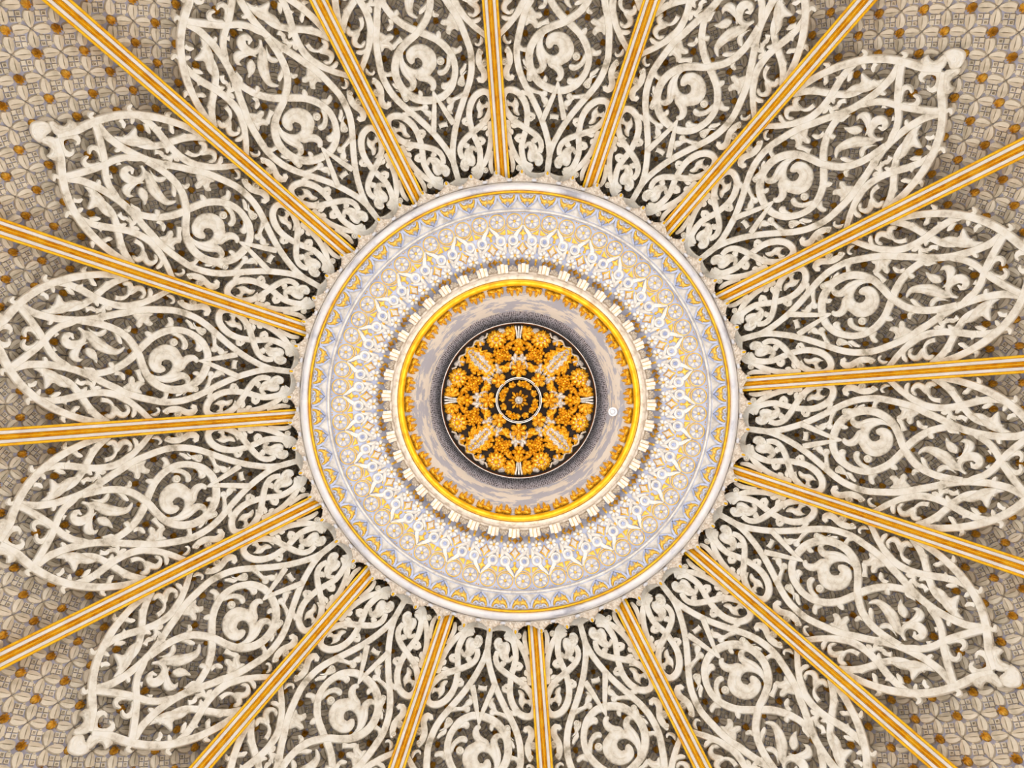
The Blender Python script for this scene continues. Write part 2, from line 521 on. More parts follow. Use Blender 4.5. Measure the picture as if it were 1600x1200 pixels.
rib_meshes = [
    ('edge_bead', rib_part('edge_bead', bead(-hw + 0.009, 0.009, 0.012, -0.05), M['gold'], P0, P1)),
    ('edge_bead', rib_part('edge_bead', bead(hw - 0.009, 0.009, 0.012, -0.05), M['gold'], P0, P1)),
    ('white_fillet', rib_part('white_fillet', [(-0.040, -0.03), (-0.0395, 0.004), (-0.036, 0.009), (-0.020, 0.009), (-0.0165, 0.002), (-0.016, -0.03)], M['white'], P0, P1)),
    ('white_fillet', rib_part('white_fillet', [(0.016, -0.03), (0.0165, 0.002), (0.020, 0.009), (0.036, 0.009), (0.0395, 0.004), (0.040, -0.03)], M['white'], P0, P1)),
    ('gilded_core', rib_part('gilded_core', [(-0.0155, -0.03), (-0.0155, 0.004), (-0.012, 0.010), (-0.0085, 0.003), (-0.007, 0.006), (-0.004, 0.020), (0, 0.024), (0.004, 0.020), (0.007, 0.006), (0.0085, 0.003), (0.012, 0.010), (0.0155, 0.004), (0.0155, -0.03)], M['gold'], P0, P1)),
    ('rib_web', rib_part('rib_web', [(-0.045, -0.112), (-0.045, -0.02), (0.045, -0.02), (0.045, -0.112)], M['deepgold'], P0, P1)),
]
for k in range(16):
    a = ROT0 + GORE * k
    t = thing('dome_rib', 'straight gilded rib with white fillets running between two tracery panels', 'rib',
              (RIBO[0] * math.cos(a), RIBO[0] * math.sin(a), RIBO[2]), a, 'gilded ribs of the dome')
    for n, me in rib_meshes: obj(n, me, t)

# ------------------------------------------------------------------ tracery panels
STRAPS=[
('main',1,[11,10,10,9.5,9,8.5,8],[(799.1,3.61),(776.7,3.07),(760.8,2.91),(743.5,2.84),(725.2,2.92),(707,3.11),(692.2,3.37),(677.7,3.79),(663.4,4.29),(649.3,4.84),(635,5.34),(616.2,6.11),(601.7,6.54),(586.9,6.89),(572.1,7.21),(557.1,7.46),(541.3,7.43),(525,7.18),(511.4,6.73),(499,6.09),(486.5,5.31),(472.4,4.37),(455.1,3.21),(438.2,2.17),(413.7,0.87),(396.5,0.21),(380.3,-0.03),(357.2,0.03),(345.8,0)]),
('outer',1,[12,12,11,11,10,10],[(843.1,0.26),(831.4,0.97),(820.1,1.71),(811.9,2.61),(802.8,3.6),(792,4.6),(779.2,5.6),(764.2,6.56),(748.9,7.34),(731.5,8.11),(714.6,8.76),(692.1,9.47),(673,9.94),(659.7,10.21),(645.9,10.43)]),
('wave',1,[8,10,10,10,9,8],[(761.1,6.66),(750,7.09),(737.9,7.23),(725.1,7.18),(710.4,7.01),(693.4,6.64),(676.7,6.3),(660.5,6.12),(643.5,6.17),(628.6,6.47),(624.1,6.71),(614.4,7.17),(605.1,7.75),(593.6,8.65),(583.8,9.59),(574.3,10.58)]),
('lattice',1,[10,10,10,9.5,9,8],[(798.4,3.34),(784.5,2.51),(773.4,1.74),(761.4,0.85),(750.9,-0.21),(741.7,-1.18),(729.7,-2.03),(715.2,-2.66),(705.5,-3.17),(693.2,-3.33),(680.8,-3.56),(665.4,-3.8)]),
('branch',1,[5,9,10,10,10],[(750.3,-4.06),(732,-4.13),(718.1,-4.41),(705.6,-4.91),(696.1,-5.63),(688.2,-6.42),(680.4,-7.31),(672.8,-8.21),(663.9,-9.06),(652,-9.89),(644.6,-10.34)]),
('ring',0,[9,10,10.5,10.5,11,11,10,9,10,10.5,10,9],[(699.2,3.07),(683.8,3.11),(668.4,3.12),(652.6,2.97),(637.9,2.61),(622.7,1.93),(610.1,0.83),(600.6,-0.35),(592.4,-2.02),(584.1,-3.33),(573.7,-4.32),(559.1,-5.11),(543.1,-5.42),(525.5,-5.17),(509.2,-4.2),(498.5,-2.88),(492.9,-1.19),(492.3,0.67),(495.1,1.75),(504.3,3.15),(516.5,3.96),(531.4,4.48),(547,4.5),(561.6,4.05),(574,3.33),(584.7,2.45),(593.6,1.37),(602.5,0.23),(610.3,-0.79),(621.7,-1.84),(636,-2.71),(650.7,-3.26),(665.6,-3.57),(682.2,-3.76)]),
('arrow',0,[2,6,7.5,8],[(506.1,-0.14),(484.1,0.55),(467.1,1.21),(447.7,2.07)]),
('arrow',0,[2,6,7.5,8],[(506.1,-0.14),(486.4,-0.53),(464.3,-1.37),(442.3,-2.29)]),
('loop',1,[8,8.5,8.5,8.5,9.5,9.5,9.5,8.5,8.5,8,7.5],[(362.2,-3.8),(366,-4.85),(371.8,-5.69),(383.9,-6.28),(397,-6.5),(408.8,-6.25),(424.5,-5.67),(439.1,-5.44),(453,-5.44),(465.6,-5.79),(476.9,-6.48),(485.7,-7.48),(489.4,-8.69),(487.5,-9.55),(479.8,-10.1),(468.9,-10.12),(457.9,-9.75),(447,-8.91),(438.1,-7.8),(431.5,-6.45),(426,-5.21),(421.3,-4.16),(415.4,-3.09),(408.2,-2.33),(399.3,-2.04),(391.1,-2.35)]),
('side',1,[7,8,8,8,7],[(361.7,-4.43),(369.4,-6.06),(380.3,-7.53),(395.1,-8.59),(411,-9.22),(426.7,-9.37),(441.7,-9.3)]),
('base',1,[8,8,8,7],[(358.1,0.07),(354.6,-1.15),(353.3,-2.55),(354.7,-4.28),(360.5,-5.66),(371.8,-6.44)]),
('curl',0,[3,5,7,9,12,13,12,9,7,3],[(701.5,2.18),(693.3,1.82),(689.6,1.16),(692,0.52),(699.8,0.06),(709.4,-0.12),(716.9,0.11),(719.7,0.58),(716.9,1.02),(710.5,1.15),(707.9,0.75)]),
('finial_curl',1,[8,10,10,9,6,3],[(832.9,-0.61),(833.2,0.05),(828.5,0.63),(819.4,1.03),(810,0.98),(806.6,0.62),(808.3,0.36)]),
('hook',1,[9,9,8,6,3],[(758,0.31),(764.4,0.82),(773.6,1.15),(781.8,1.03),(784.5,0.61),(782.5,0.24)]),
('tendril',1,[7,6,4,3],[(654.7,-7.11),(645.6,-7.21),(638.7,-7.58),(635.2,-8.13)]),
('twist',1,[3,5,6,5,3],[(537.1,6.38),(531.8,6.1),(527.8,5.7),(525.6,5.42),(522.3,5.33)]),
('corner',1,[3,6,7,5],[(394.4,-9.34),(381,-8.8),(369.5,-8.53),(360.9,-8.72)]),
('side_scroll',1,[5,8,9.5,9.5,9.5,9,9.5,9,5],[(512.5,-8.09),(508.5,-8.35),(507.9,-8.88),(512.8,-9.31),(520.7,-9.3),(528,-8.91),(536.5,-8.66),(546.3,-8.72),(555.5,-8.95)]),
('side_spur',1,[5,6,5],[(532.2,-8.83),(530.5,-9.23),(531.2,-9.61)]),
('stem',1,[6,6,5,4],[(492.8,5.72),(488.6,4.75),(485.9,3.72),(485.1,2.74)]),
]
LEAVES=[
('bifid_leaf',1,[(763.7,3.45),(752.4,3.87),(745.8,4.56),(744.4,5.3),(743.7,5.77),(738.7,5.58),(733.4,5.12),(729.3,5.05),(719.6,5.46),(709,5.58),(699.3,5.45),(707.7,5.14),(715.6,4.63),(723.3,4.01),(733,3.56),(747.8,3.29)]),
('petal',0,[(680.9,0.63),(672.1,-0.1),(660.5,-0.54),(647,-0.79),(635.6,-0.72),(627.5,-0.25),(624.3,0.58),(633,0.13),(641.9,0.23),(653.4,0.69),(664.3,1.2),(672.7,1.56),(681.1,1.91),(692.2,1.94),(690.4,1.29)]),
('petal',0,[(682.3,0.48),(690.3,-0.06),(693.2,-0.67),(694.5,-1.31),(693.5,-1.7),(686.8,-1.74),(692.1,-2.2),(699.4,-2.19),(707,-1.85),(708.8,-1.25),(705.8,-0.66),(698.9,-0.15),(690.5,0.43)]),
('petal',0,[(682.9,-0.21),(672.5,-0.36),(666.5,-0.97),(664.6,-1.61),(665,-2.17),(669.9,-1.74),(677.3,-1.48),(683,-1.05),(684.5,-0.59)]),
('petal',0,[(686.9,2.33),(677.6,2.09),(668.2,2.08),(663.1,2.42),(657.5,2.69),(656.8,2.19),(659.5,1.71),(666.1,1.44),(674.8,1.53)]),
('scroll_leaf',0,[(533.9,0.44),(540.5,1.29),(550.2,1.79),(562.7,1.77),(574.3,1.15),(581.7,0.17),(584.2,-0.91),(581.8,-1.93),(574.9,-2.66),(565.9,-2.85),(558.6,-2.62),(555.8,-2.19),(558.4,-1.76),(563.6,-1.49),(563.6,-1.08),(557.5,-0.61),(550.4,-0.65),(545.8,-1.21),(546.1,-1.96),(549.8,-2.54),(555.1,-2.99),(563.8,-3.29),(573.5,-3.23),(581.8,-2.88),(578.7,-3.47),(572.1,-3.96),(561.3,-4.26),(547.1,-4.29),(535,-3.83),(526.4,-3.59),(522.2,-4.04),(524,-4.53),(517.9,-4.41),(515.3,-3.71),(518.5,-2.89),(527.3,-2.39),(534,-2.41),(527.6,-1.97),(524.7,-1.36),(521,-0.69),(513.4,-0.28),(509.1,-0.62),(505,-0.13),(509,0.52),(516.6,0.8),(525.2,0.57),(531.3,0.06)]),
('ring_leaf',0,[(564.7,4.07),(549.5,4.22),(537.9,3.81),(529.7,3.15),(525.8,2.39),(526.8,1.67),(531,1.37),(535.3,1.6),(534.9,2.31),(538.5,2.9),(544.6,3.27),(552.8,3.51)]),
('ring_leaf',0,[(528.7,4.67),(516.4,3.93),(508.7,3.06),(501.9,2.15),(503.5,1.68),(507.7,1.39),(512.9,1.61),(514.6,1.92),(512.9,2.29),(514.4,2.95),(518.8,3.54),(524.2,3.93)]),
('ring_leaf',0,[(498.4,-3.08),(500.6,-2.46),(504.5,-2.03),(509.8,-2.08),(513.1,-2.41),(511.1,-2.71),(507.1,-2.79),(507.7,-3.36),(512,-3.98),(516,-4.59),(508.1,-4.59),(500.5,-3.91)]),
('sprig',0,[(567.1,4.49),(563.1,5.33),(566.3,5.91),(564.9,6.21),(558.7,6.12),(555.4,5.53),(555.2,4.74)]),
('sprig',0,[(584.7,2.47),(590.1,2.46),(594.5,2.76),(596.6,3.17),(593.4,3.37),(587.9,3.32),(581.8,2.98)]),
('fleur',1,[(490.1,4.35),(487.3,3.33),(486.9,2.89),(490.4,2.37),(487.6,1.85),(482.1,1.77),(479.2,2.1),(475.7,1.56),(469.3,1.36),(465.1,1.61),(462,2.43),(467.5,2.28),(471.2,2.72),(479.4,3.05),(483.3,3.69),(485.2,4.47)]),
('twist_leaf',1,[(525.4,6.35),(519.3,5.74),(512.4,5.78),(505.4,5.4),(503.5,4.92),(506.2,4.38),(512.1,4.51),(518.4,5.08),(523,5.65)]),
('side_leaf',1,[(577.3,-9.36),(568.4,-9.11),(565.6,-8.73),(568.8,-8.33),(563.8,-8.38),(561.6,-8.92),(565.5,-9.57),(572.1,-9.72)]),
('volute_leaf',1,[(637.7,-8.02),(638.8,-8.8),(641.1,-9.1),(645.7,-9.02),(649,-9.17),(647.3,-9.58),(641.4,-9.83),(635.3,-9.72),(631.4,-9.34),(629.1,-9.48),(623.2,-9.77),(615.6,-9.66),(610.1,-9.05),(608.9,-8.46),(612.2,-7.96),(617.1,-7.8),(616.5,-8.19),(613.8,-8.52),(616.9,-8.86),(622.2,-8.84),(627.4,-8.39),(631.1,-8.03),(634.6,-7.93)]),
('eye_leaf',1,[(477.7,-7.97),(472.1,-7.4),(465.1,-7.08),(458,-7.3),(452.7,-7.12),(448.2,-6.99),(448.8,-7.68),(454.5,-8.27),(459.8,-8.26),(463.4,-8.69),(463.1,-9.34),(468.8,-9.57),(473.7,-9.29),(469.6,-8.95),(468.6,-8.41),(473,-8.02)]),
('base_volute',1,[(403.6,-5.75),(407,-4.89),(406.4,-3.9),(400.2,-3.04),(391.8,-2.36),(386.1,-1.69),(379.3,-1.27),(372.9,-1.5),(369,-2.07),(370.2,-3.09),(375.9,-3.42),(374.4,-4.29),(379.1,-5.05),(387.9,-5.15),(394.2,-4.87),(399.4,-5.1),(395.2,-5.59),(397.9,-6.03)]),
('fork_leaf',1,[(620.7,5.47),(612.5,4.63),(612.4,3.91),(607.1,3.61),(603.4,4.04),(602.1,4.54),(595.9,4.18),(589.8,4.23),(586.7,4.7),(592.4,5.03),(594.8,5.58),(591,6.19)]),
('fork_leaf',0,[(653.6,-3.41),(643.8,-2.75),(646.4,-1.96),(640,-1.8),(636,-2.28),(635.8,-2.89)]),
('finial_leaf',1,[(842.3,0.17),(857.8,0.56),(863.8,0.89),(859.2,1.27),(846.6,1.27),(837.5,1.45),(836.5,1.93),(838.2,2.31),(828.4,2.42),(822,2.17),(821.2,1.68),(829.5,0.96)]),
('finial_head',0,[(854.3,0.43),(861.5,0.74),(866.7,0.81),(873.7,0.7),(881.2,0.35),(885.2,-0.09),(883.3,-0.59),(877.2,-1.06),(868.8,-1.36),(862.4,-1.39),(857.1,-1.09),(855.7,-0.63),(856.7,-0.37),(853.4,0.07)]),
]
SPROUTS=[
(1,[(763.6,6.91),(770.9,7.13),(771,7.56)]),
(1,[(803.5,3.77),(813.9,3.88),(813.5,4.27)]),
(1,[(708.3,9.11),(716,9.38),(714.3,9.84)]),
(1,[(771.3,5.5),(763.3,5.34),(760.2,5.04)]),
(1,[(733.6,6.89),(727.6,6.51),(721.8,6.29)]),
(1,[(700.7,8.78),(696.1,8.3),(691.6,8.08)]),
(1,[(672.5,4.2),(668.1,4.61),(667.6,5.02)]),
(1,[(743,2.94),(745.6,2.43),(748,2.11)]),
(1,[(732.9,0.8),(736.6,1.12),(739.3,1.38)]),
(1,[(670.1,5.9),(663.5,5.49),(658.7,5.48)]),
(1,[(695.5,4.65),(687.8,4.98),(682.6,4.77)]),
(0,[(628.8,2.68),(623.3,2.98),(622.3,3.42)]),
(0,[(644.6,2.85),(637,1.73),(632.3,1.07)]),
(0,[(684.3,-3.13),(673.7,-3.04),(667.3,-3.36)]),
(0,[(635.5,-3.23),(625,-3.44),(621.1,-4.05)]),
(1,[(765.6,-6.39),(756.5,-6.47),(753.3,-6.03)]),
(1,[(709.2,-7.42),(716.1,-7.24),(717.6,-6.88)]),
(1,[(686.8,-6.05),(682.3,-5.91),(680.2,-5.59)]),
(1,[(679.9,-4.76),(671.3,-5.05),(668.8,-5.56)]),
(1,[(675.8,-8.07),(673.6,-8.72),(669.8,-8.73)]),
(1,[(603.1,-7.9),(602.5,-8.9),(605.7,-9.53)]),
(1,[(415.2,6.24),(415.5,7.09),(412.6,7.8)]),
(1,[(450.6,5.17),(449.4,4.32),(445.6,4.08)]),
(1,[(446.2,7.69),(440.7,8.08),(438.1,8.48)]),
(1,[(417.8,2.99),(412.9,3.32),(412,3.77)]),
(0,[(551.8,-5.67),(554.2,-6.77),(560.7,-7.13)]),
(0,[(599.8,-2.59),(594.4,-3.82),(590.5,-4.23)]),
(0,[(483,-5.46),(483.8,-5.98),(486.3,-6.51)]),
(1,[(448.8,0.87),(449.1,0.3),(451,-0.41)]),
(1,[(406,-6.27),(408.6,-7.19),(411.1,-7.72)]),
(1,[(443.2,-5.86),(442.4,-4.91),(442.9,-4.4)]),
(1,[(433.5,-7.11),(431.2,-8.07),(433.2,-8.53)]),
(1,[(426,-9.61),(424.3,-8.8),(420.8,-8.61)]),
(1,[(375.3,-5.92),(370.5,-4.74),(369.8,-4.05)]),
(1,[(415.1,-3.17),(408.3,-3.49),(408.9,-4.12)]),
]
DISCS=[(535.5,-9.59,4.8,1),(549.2,2.38,6.2,0),(507.5,5.17,5,1),(365,-7.15,4.6,1),(867.9,-0.24,7,0),(382.7,-2.91,5,1),(552.1,9.1,4,1)]
VEINS={('scroll_leaf', 0):[[(574.6,-1.19),(574.4,-0.48),(570.6,0.13),(562.3,0.57),(553.3,0.51),(545.4,-0.05),(540.8,-0.93)],[(570.7,-3.46),(559.9,-3.75),(545.8,-3.66),(534.6,-3.21),(525.9,-3.01),(520.3,-3.35)],[(531.7,-1.44),(529,-0.68),(523.5,-0.03),(515.9,0.28),(509.4,0.11)]],
('base_volute', 0):[[(403.1,-4.62),(401.7,-3.74),(394,-3.23),(385.3,-2.94)],[(385.8,-2.03),(379.8,-1.81),(374.3,-2.14),(372.6,-2.79)],[(393.5,-4.3),(384.6,-4.37),(378.6,-3.93)]],
('volute_leaf', 0):[[(636.5,-8.26),(635.8,-8.94),(639,-9.41),(645,-9.39)],[(632.7,-8.41),(628.2,-8.97),(621.5,-9.33),(614.6,-9.08),(612.3,-8.52)]],
('petal', 0):[[(688.1,1.54),(674.8,0.88),(661.1,0.25),(647.8,-0.22),(634.6,-0.27)]],
('petal', 1):[[(687.4,0.39),(694.7,-0.26),(699.7,-0.89),(700.8,-1.54),(696.1,-1.96)]],
('petal', 2):[[(680.7,-0.6),(672.8,-1.01),(666.8,-1.63)]],
('finial_head', 0):[[(874.1,-0.95),(879.2,-0.5),(879.3,-0.05),(874.3,0.37),(865.8,0.52)]],
('finial_leaf', 0):[[(854.5,0.95),(842.5,1.01),(833.7,1.43),(831.7,2)]],
('eye_leaf', 0):[[(472.1,-7.76),(465,-7.66),(458,-7.89)],[(465.5,-9.07),(466,-8.31)]],
('bifid_leaf', 0):[[(751.6,3.55),(740.5,4.05),(729.5,4.58),(715.6,5.16)]],
('fork_leaf', 0):[[(607.1,5.61),(609.5,4.69),(608.5,3.91)],[(602.3,5.57),(598.2,4.84),(591.3,4.53)]],
('fleur', 0):[[(486.6,4.07),(484.8,3.02),(486.6,2.17)],[(484.3,3.21),(476.7,2.28),(469.1,1.78)]],
('ring_leaf', 0):[[(551.8,3.82),(538.8,3.47),(531.1,2.63),(530,1.74)]],
('ring_leaf', 1):[[(519.1,3.7),(509.8,2.78),(507.5,1.79)]]}

def xy(pts, mir=False):
    p = np.asarray(pts, float); a = np.radians(p[:, 1]) * (-1 if mir else 1)
    return np.stack([p[:, 0] * np.cos(a), p[:, 0] * np.sin(a)], 1)
ORG = S_TR.lift(600, 0, 0)
LAYER = {'main': (0, 0), 'outer': (.003, .003), 'wave': (-.003, -.003), 'lattice': (.004, .001), 'branch': (-.007, -.007), 'ring': (.007, .0), 'arrow': (.009, .009), 'loop': (-.003, .004), 'side': (-.006, -.006), 'base': (.002, .002)}
PNAME = {'main': 'main_strap', 'outer': 'outer_strap', 'wave': 'wave_strap', 'lattice': 'lattice_strap', 'branch': 'branch_strap', 'ring': 'ring_strap', 'arrow': 'arrow_strap', 'loop': 'loop_strap', 'side': 'side_strap', 'base': 'base_strap', 'curl': 'flower_curl', 'hook': 'hook_leaf', 'twist': 'twisted_stem', 'corner': 'corner_scroll'}
panel = []
for n, mi, w, pts in STRAPS:
    for mir in ((False, True) if mi else (False,)):
        big = n in LAYER
        h0, h1 = LAYER.get(n, (-.004, -.002))
        e = .0012 if mir else 0
        mb = ribbon(MB(), S_TR, xy(pts, mir), [v * 1.13 for v in w], 0.034, h0 + e, h1 + e, 0.005, 4.0, round_end=not big)
        panel.append((PNAME.get(n, n), mb.mesh(n, M['tracery'], ORG, flat=28)))
for n, mi, pts in LEAVES:
    for mir in ((False, True) if mi else (False,)):
        vv = [xy(v, mir) for v in VEINS.get((n, sum(1 for q in panel if q[0] == n) if not mi else 0), ())]
        mb = leaf(MB(), S_TR, xy(pts, mir), 0.034, -0.010, 0.018, 6.0, grid=1.35 if vv else 2.6, veins=vv)
        panel.append((n, mb.mesh(n, M['tracery'], ORG, flat=50)))
for mi, pts in SPROUTS:
    for mir in ((False, True) if mi else (False,)):
        mb = ribbon(MB(), S_TR, xy(pts, mir), [9.5, 6, 7.8, 5], 0.03, -.004, .003, 0.005, 2.0, round_end=True)
        panel.append(('leaf_sprout', mb.mesh('leaf_sprout', M['tracery'], ORG, flat=35)))
for r, da, rad, mi in DISCS:
    for mir in ((False, True) if mi else (False,)):
        c = xy([(r, da)], mir)[0]
        mb = disc(MB(), S_TR, c[0], c[1], [(rad, -.03), (rad, .002), (rad * .85, .009), (rad * .66, .008), (rad * .55, .001), (rad * .42, .001), (rad * .3, .010), (rad * .08, .012)])
        panel.append(('volute', mb.mesh('volute', M['tracery'], ORG, flat=50)))
for k in range(16):
    a = ths[k]
    t = thing('tracery_panel', 'cream openwork scroll panel with a spiral leaf and lily between two gilded ribs', 'panel',
              (ORG[0] * math.cos(a), ORG[0] * math.sin(a), ORG[2]), a, 'openwork tracery panels of the dome')
    for n, me in panel: obj(n, me, t)

# ------------------------------------------------------------------ medallion ring
med = thing('plaster_medallion', 'broad lavender and ivory ring of gilded palmettes and roundels with scalloped lace edge', 'medallion', (0, 0, 0))
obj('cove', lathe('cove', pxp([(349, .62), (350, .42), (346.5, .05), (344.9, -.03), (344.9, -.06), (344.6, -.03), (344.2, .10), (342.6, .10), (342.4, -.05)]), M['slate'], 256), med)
obj('cove_face', lathe('cove_face', pxp(sorted(PROF_MED, reverse=True)), M['lavender'], 320, 60), med)
obj('rim_moulding', lathe('rim_moulding', pxp([(342.5, -.05), (342.2, -.085), (340.5, -.115), (337, -.13), (333, -.128), (330.5, -.115), (329.5, -.10)]), M['rimwhite'], 320, 60), med)
obj('gilded_fillet', lathe('gilded_fillet', pxp(torus_px(327.6, 2.1, -.10, .03)), M['gold'], 320, 80), med)
obj('inner_fillet', lathe('inner_fillet', pxp(torus_px(298.3, 2.4, -.05, .022)), M['relief'], 320, 80), med)
obj('frieze', lathe('frieze', pxp([(325.4, -.088), (325.2, -.102), (303, -.066), (301, -.05)]), M['relief'], 320, 60), med)

# scalloped lace edge: lobes with a gilded bead in each
def lace():
    hw_ = 3.2143
    mb = MB()
    pts = [(344.8, -hw_), (348.5, -hw_), (350, -2.4), (353.5, -1.5), (357, -.9), (360.5, -.5), (361.6, 0), (360.5, .5), (357, .9), (353.5, 1.5), (350, 2.4), (348.5, hw_), (344.8, hw_)]
    a = xy(pts)
    leaf(mb, S_LACE, a, 0.03, -.004, .012, 6, 2.5, 2.6, smooth_curve=False,
         ridge=lambda v: .005 * np.sin(v[:, 0] * 1.35) * np.cos(v[:, 1] * 1.2))
    for r, d, s in ((351, 0, 3.4), (346.5, -1.35, 2.6), (346.5, 1.35, 2.6), (348, -2.6, 2.0), (348, 2.6, 2.0), (355.5, -.55, 1.5), (355.5, .55, 1.5), (346.6, 0, 1.6), (346.6, -2.0, 1.5), (346.6, 2.0, 1.5)):
        c = xy([(r, d)])[0]
        disc(mb, S_LACE, c[0], c[1], [(s, -.01), (s, .008), (s * .75, .014), (s * .3, .016)], 10)
    return mb.mesh('lace_lobe', M['stone'], flat=50)
lace_m = lace()
c = (357.5, 0)
bead_m = disc(MB(), S_LACE, 357.3, 0, [(4.3, .0), (4.3, .012), (3.6, .020), (2.4, .022), (1.6, .016)], 14).mesh('bead_socket', M['relief'])
drop_m = disc(MB(), S_LACE, 357.3, 0, [(3.3, .016), (3.0, .026), (1.8, .034), (.3, .036)], 10, 0.5).mesh('gilded_bead', M['gold'])
notch_m = disc(MB(), S_LACE, 345.6, 0, [(2.2, .004), (2.2, .014), (1.7, .018), (.5, .019)], 14, 1.9).mesh('lunette', M['rimwhite'])
for k in range(56):
    a = math.radians(0.8 + 360 / 56 * k)
    lo = obj('lace_lobe', lace_m, med, a)
    obj('bead_socket', bead_m, lo); obj('gilded_bead', drop_m, lo)
    obj('lunette', notch_m, lo, math.radians(180 / 56))

# palmettes
def both(f):
    for s in (-1, 1): f(s)
def palmette():
    r0 = 303.2
    fr, gd, dr = MB(), MB(), MB()
    for s in (-1, 1):
        ribbon(fr, S_MED, [(r0 + 22.2, s * 14.6), (r0 + 17, s * 14.2), (r0 + 11, s * 11.8), (r0 + 6, s * 7.6), (r0 + 2.6, s * 3.4), (r0 - .4, s * 0.1)], [3.6, 3.6, 3.4, 3, 2], .012, .030, .030, .006, 2)
        leaf(gd, S_MED, [(r0 + 4.2, s * 1.6), (r0 + 6.4, s * 4.4), (r0 + 10, s * 8), (r0 + 14, s * 11.2), (r0 + 18, s * 12.6), (r0 + 20.5, s * 10.2), (r0 + 16.4, s * 8), (r0 + 14.2, s * 5), (r0 + 15, s * 1.6), (r0 + 12.5, s * .3), (r0 + 9.6, s * .5), (r0 + 9, s * 3.4), (r0 + 6.6, s * 3.2)], .01, .018, .014, 3, 1.6, 1.6)
        disc(gd, S_MED, r0 + 9.2, s * 8.6, [(1.2, .01), (1.1, .032), (.5, .036)], 8)
        ribbon(dr, S_MED, [(r0 + 21, s * 9), (r0 + 17.8, s * 6.8), (r0 + 17.2, s * 3.8), (r0 + 19.8, s * 2.4), (r0 + 21.5, s * 3.6)], [1.5, 2.6, 2.6, 2.2, 1], .01, .034, .034, .005, 1.6)
    leaf(dr, S_MED, [(r0 + 1.2, 0), (r0 + 4, 2.3), (r0 + 6.6, 2.6), (r0 + 8.4, 0), (r0 + 6.6, -2.6), (r0 + 4, -2.3)], .01, .022, .014, 2, 1.5, 1.2)
    disc(dr, S_MED, r0 + 19.6, 0, [(2.4, .01), (2.3, .03), (1.2, .04), (.3, .041)], 10)
    return fr.mesh('palmette', M['lavender'], flat=40), gd.mesh('gilded_leaf', M['palegold'], flat=50), dr.mesh('palmette_drop', M['lavender'], flat=50)
pf, pg, pd = palmette()
for k in range(63):
    o = obj('palmette', pf, med, math.radians(-1.8 + 360 / 63 * k))
    obj('gilded_leaf', pg, o); obj('palmette_drop', pd, o)

# roundels
def roundel():
    c = 281.4
    g, fl_, bo = MB(), MB(), MB()
    ring = lambda R, w, h: (lambda a: ribbon(g, S_MED, np.stack([c + R * np.cos(a), R * np.sin(a)], 1), [w, w], .012, h, h, .004, 2))(np.linspace(0, 2 * PI, 25))
    ring(11.9, 1.3, .014)
    a = np.radians(np.linspace(105, 255, 15))
    ribbon(g, S_MED, np.stack([c - 1.4 + 13.2 * np.cos(a), 13.2 * np.sin(a)], 1), [.8, 1.2, .8], .012, .012, .012, .004, 2)
    for s in (-1, 1):
        leaf(g, S_MED, [(c + 9.5, s * 13.2), (c + 12, s * 11.2), (c + 12.2, s * 13.4)], .01, .004, .008, 2, 1, 1, smooth_curve=False)
    for k in range(6):
        t = 2 * PI * k / 6 + .26
        P = []
        for s_, w in ((2.2, 0), (4.5, 1.9), (7.4, 2.7), (9.6, 1.7), (10.4, 0), (9.6, -1.7), (7.4, -2.7), (4.5, -1.9)):
            P.append((c + s_ * math.cos(t) - w * math.sin(t), s_ * math.sin(t) + w * math.cos(t)))
        leaf(fl_, S_MED, P, .01, .004, .012, 2.5, 1.8, 2.0)
    disc(bo, S_MED, c, 0, [(2.2, .0), (2.1, .016), (1.3, .022), (.3, .024)], 10)
    return g.mesh('roundel', M['palegold'], flat=40), fl_.mesh('petals', M['relief'], flat=50), bo.mesh('gilded_boss', M['palegold'])
rg, rp, rb = roundel()
for k in range(64):
    o = obj('roundel', rg, med, math.radians(-1.35 + 5.625 * k))
    obj('petals', rp, o); obj('gilded_boss', rb, o)

# scrolled band
def star(c, a, b, q=0.32):
    P = []
    for k in range(4):
        t = k * PI / 2; rr = a if k % 2 == 0 else b
        P.append((c + rr * math.cos(t), rr * math.sin(t)))
        t += PI / 4; P.append((c + (a + b) / 2 * q * 1.35 * math.cos(t), (a + b) / 2 * q * 1.35 * math.sin(t)))
    return P
def rotp(P, ang):
    return [(x * math.cos(ang) - y * math.sin(ang), x * math.sin(ang) + y * math.cos(ang)) for x, y in P]
BAND = []      # (name, mesh, offset angle, sub-part)
mb = leaf(MB(), S_MED, star(262.6, 7.4, 6, .38), .01, .012, .014, 3, 1.5, 1.5, smooth_curve=False)
kb = disc(MB(), S_MED, 254.2, 0, [(2.3, .0), (2.1, .016), (1, .022), (.3, .023)], 10)
ribbon(kb, S_MED, [(259, 0), (254, 0)], [2.2, 2.2], .01, .014, .014, .004, 2)
BAND.append(('gilded_star', mb.mesh('gilded_star', M['palegold'], flat=50), 0, ('star_stem', kb.mesh('star_stem', M['palegold'], flat=50))))
B0 = math.radians(5.625)
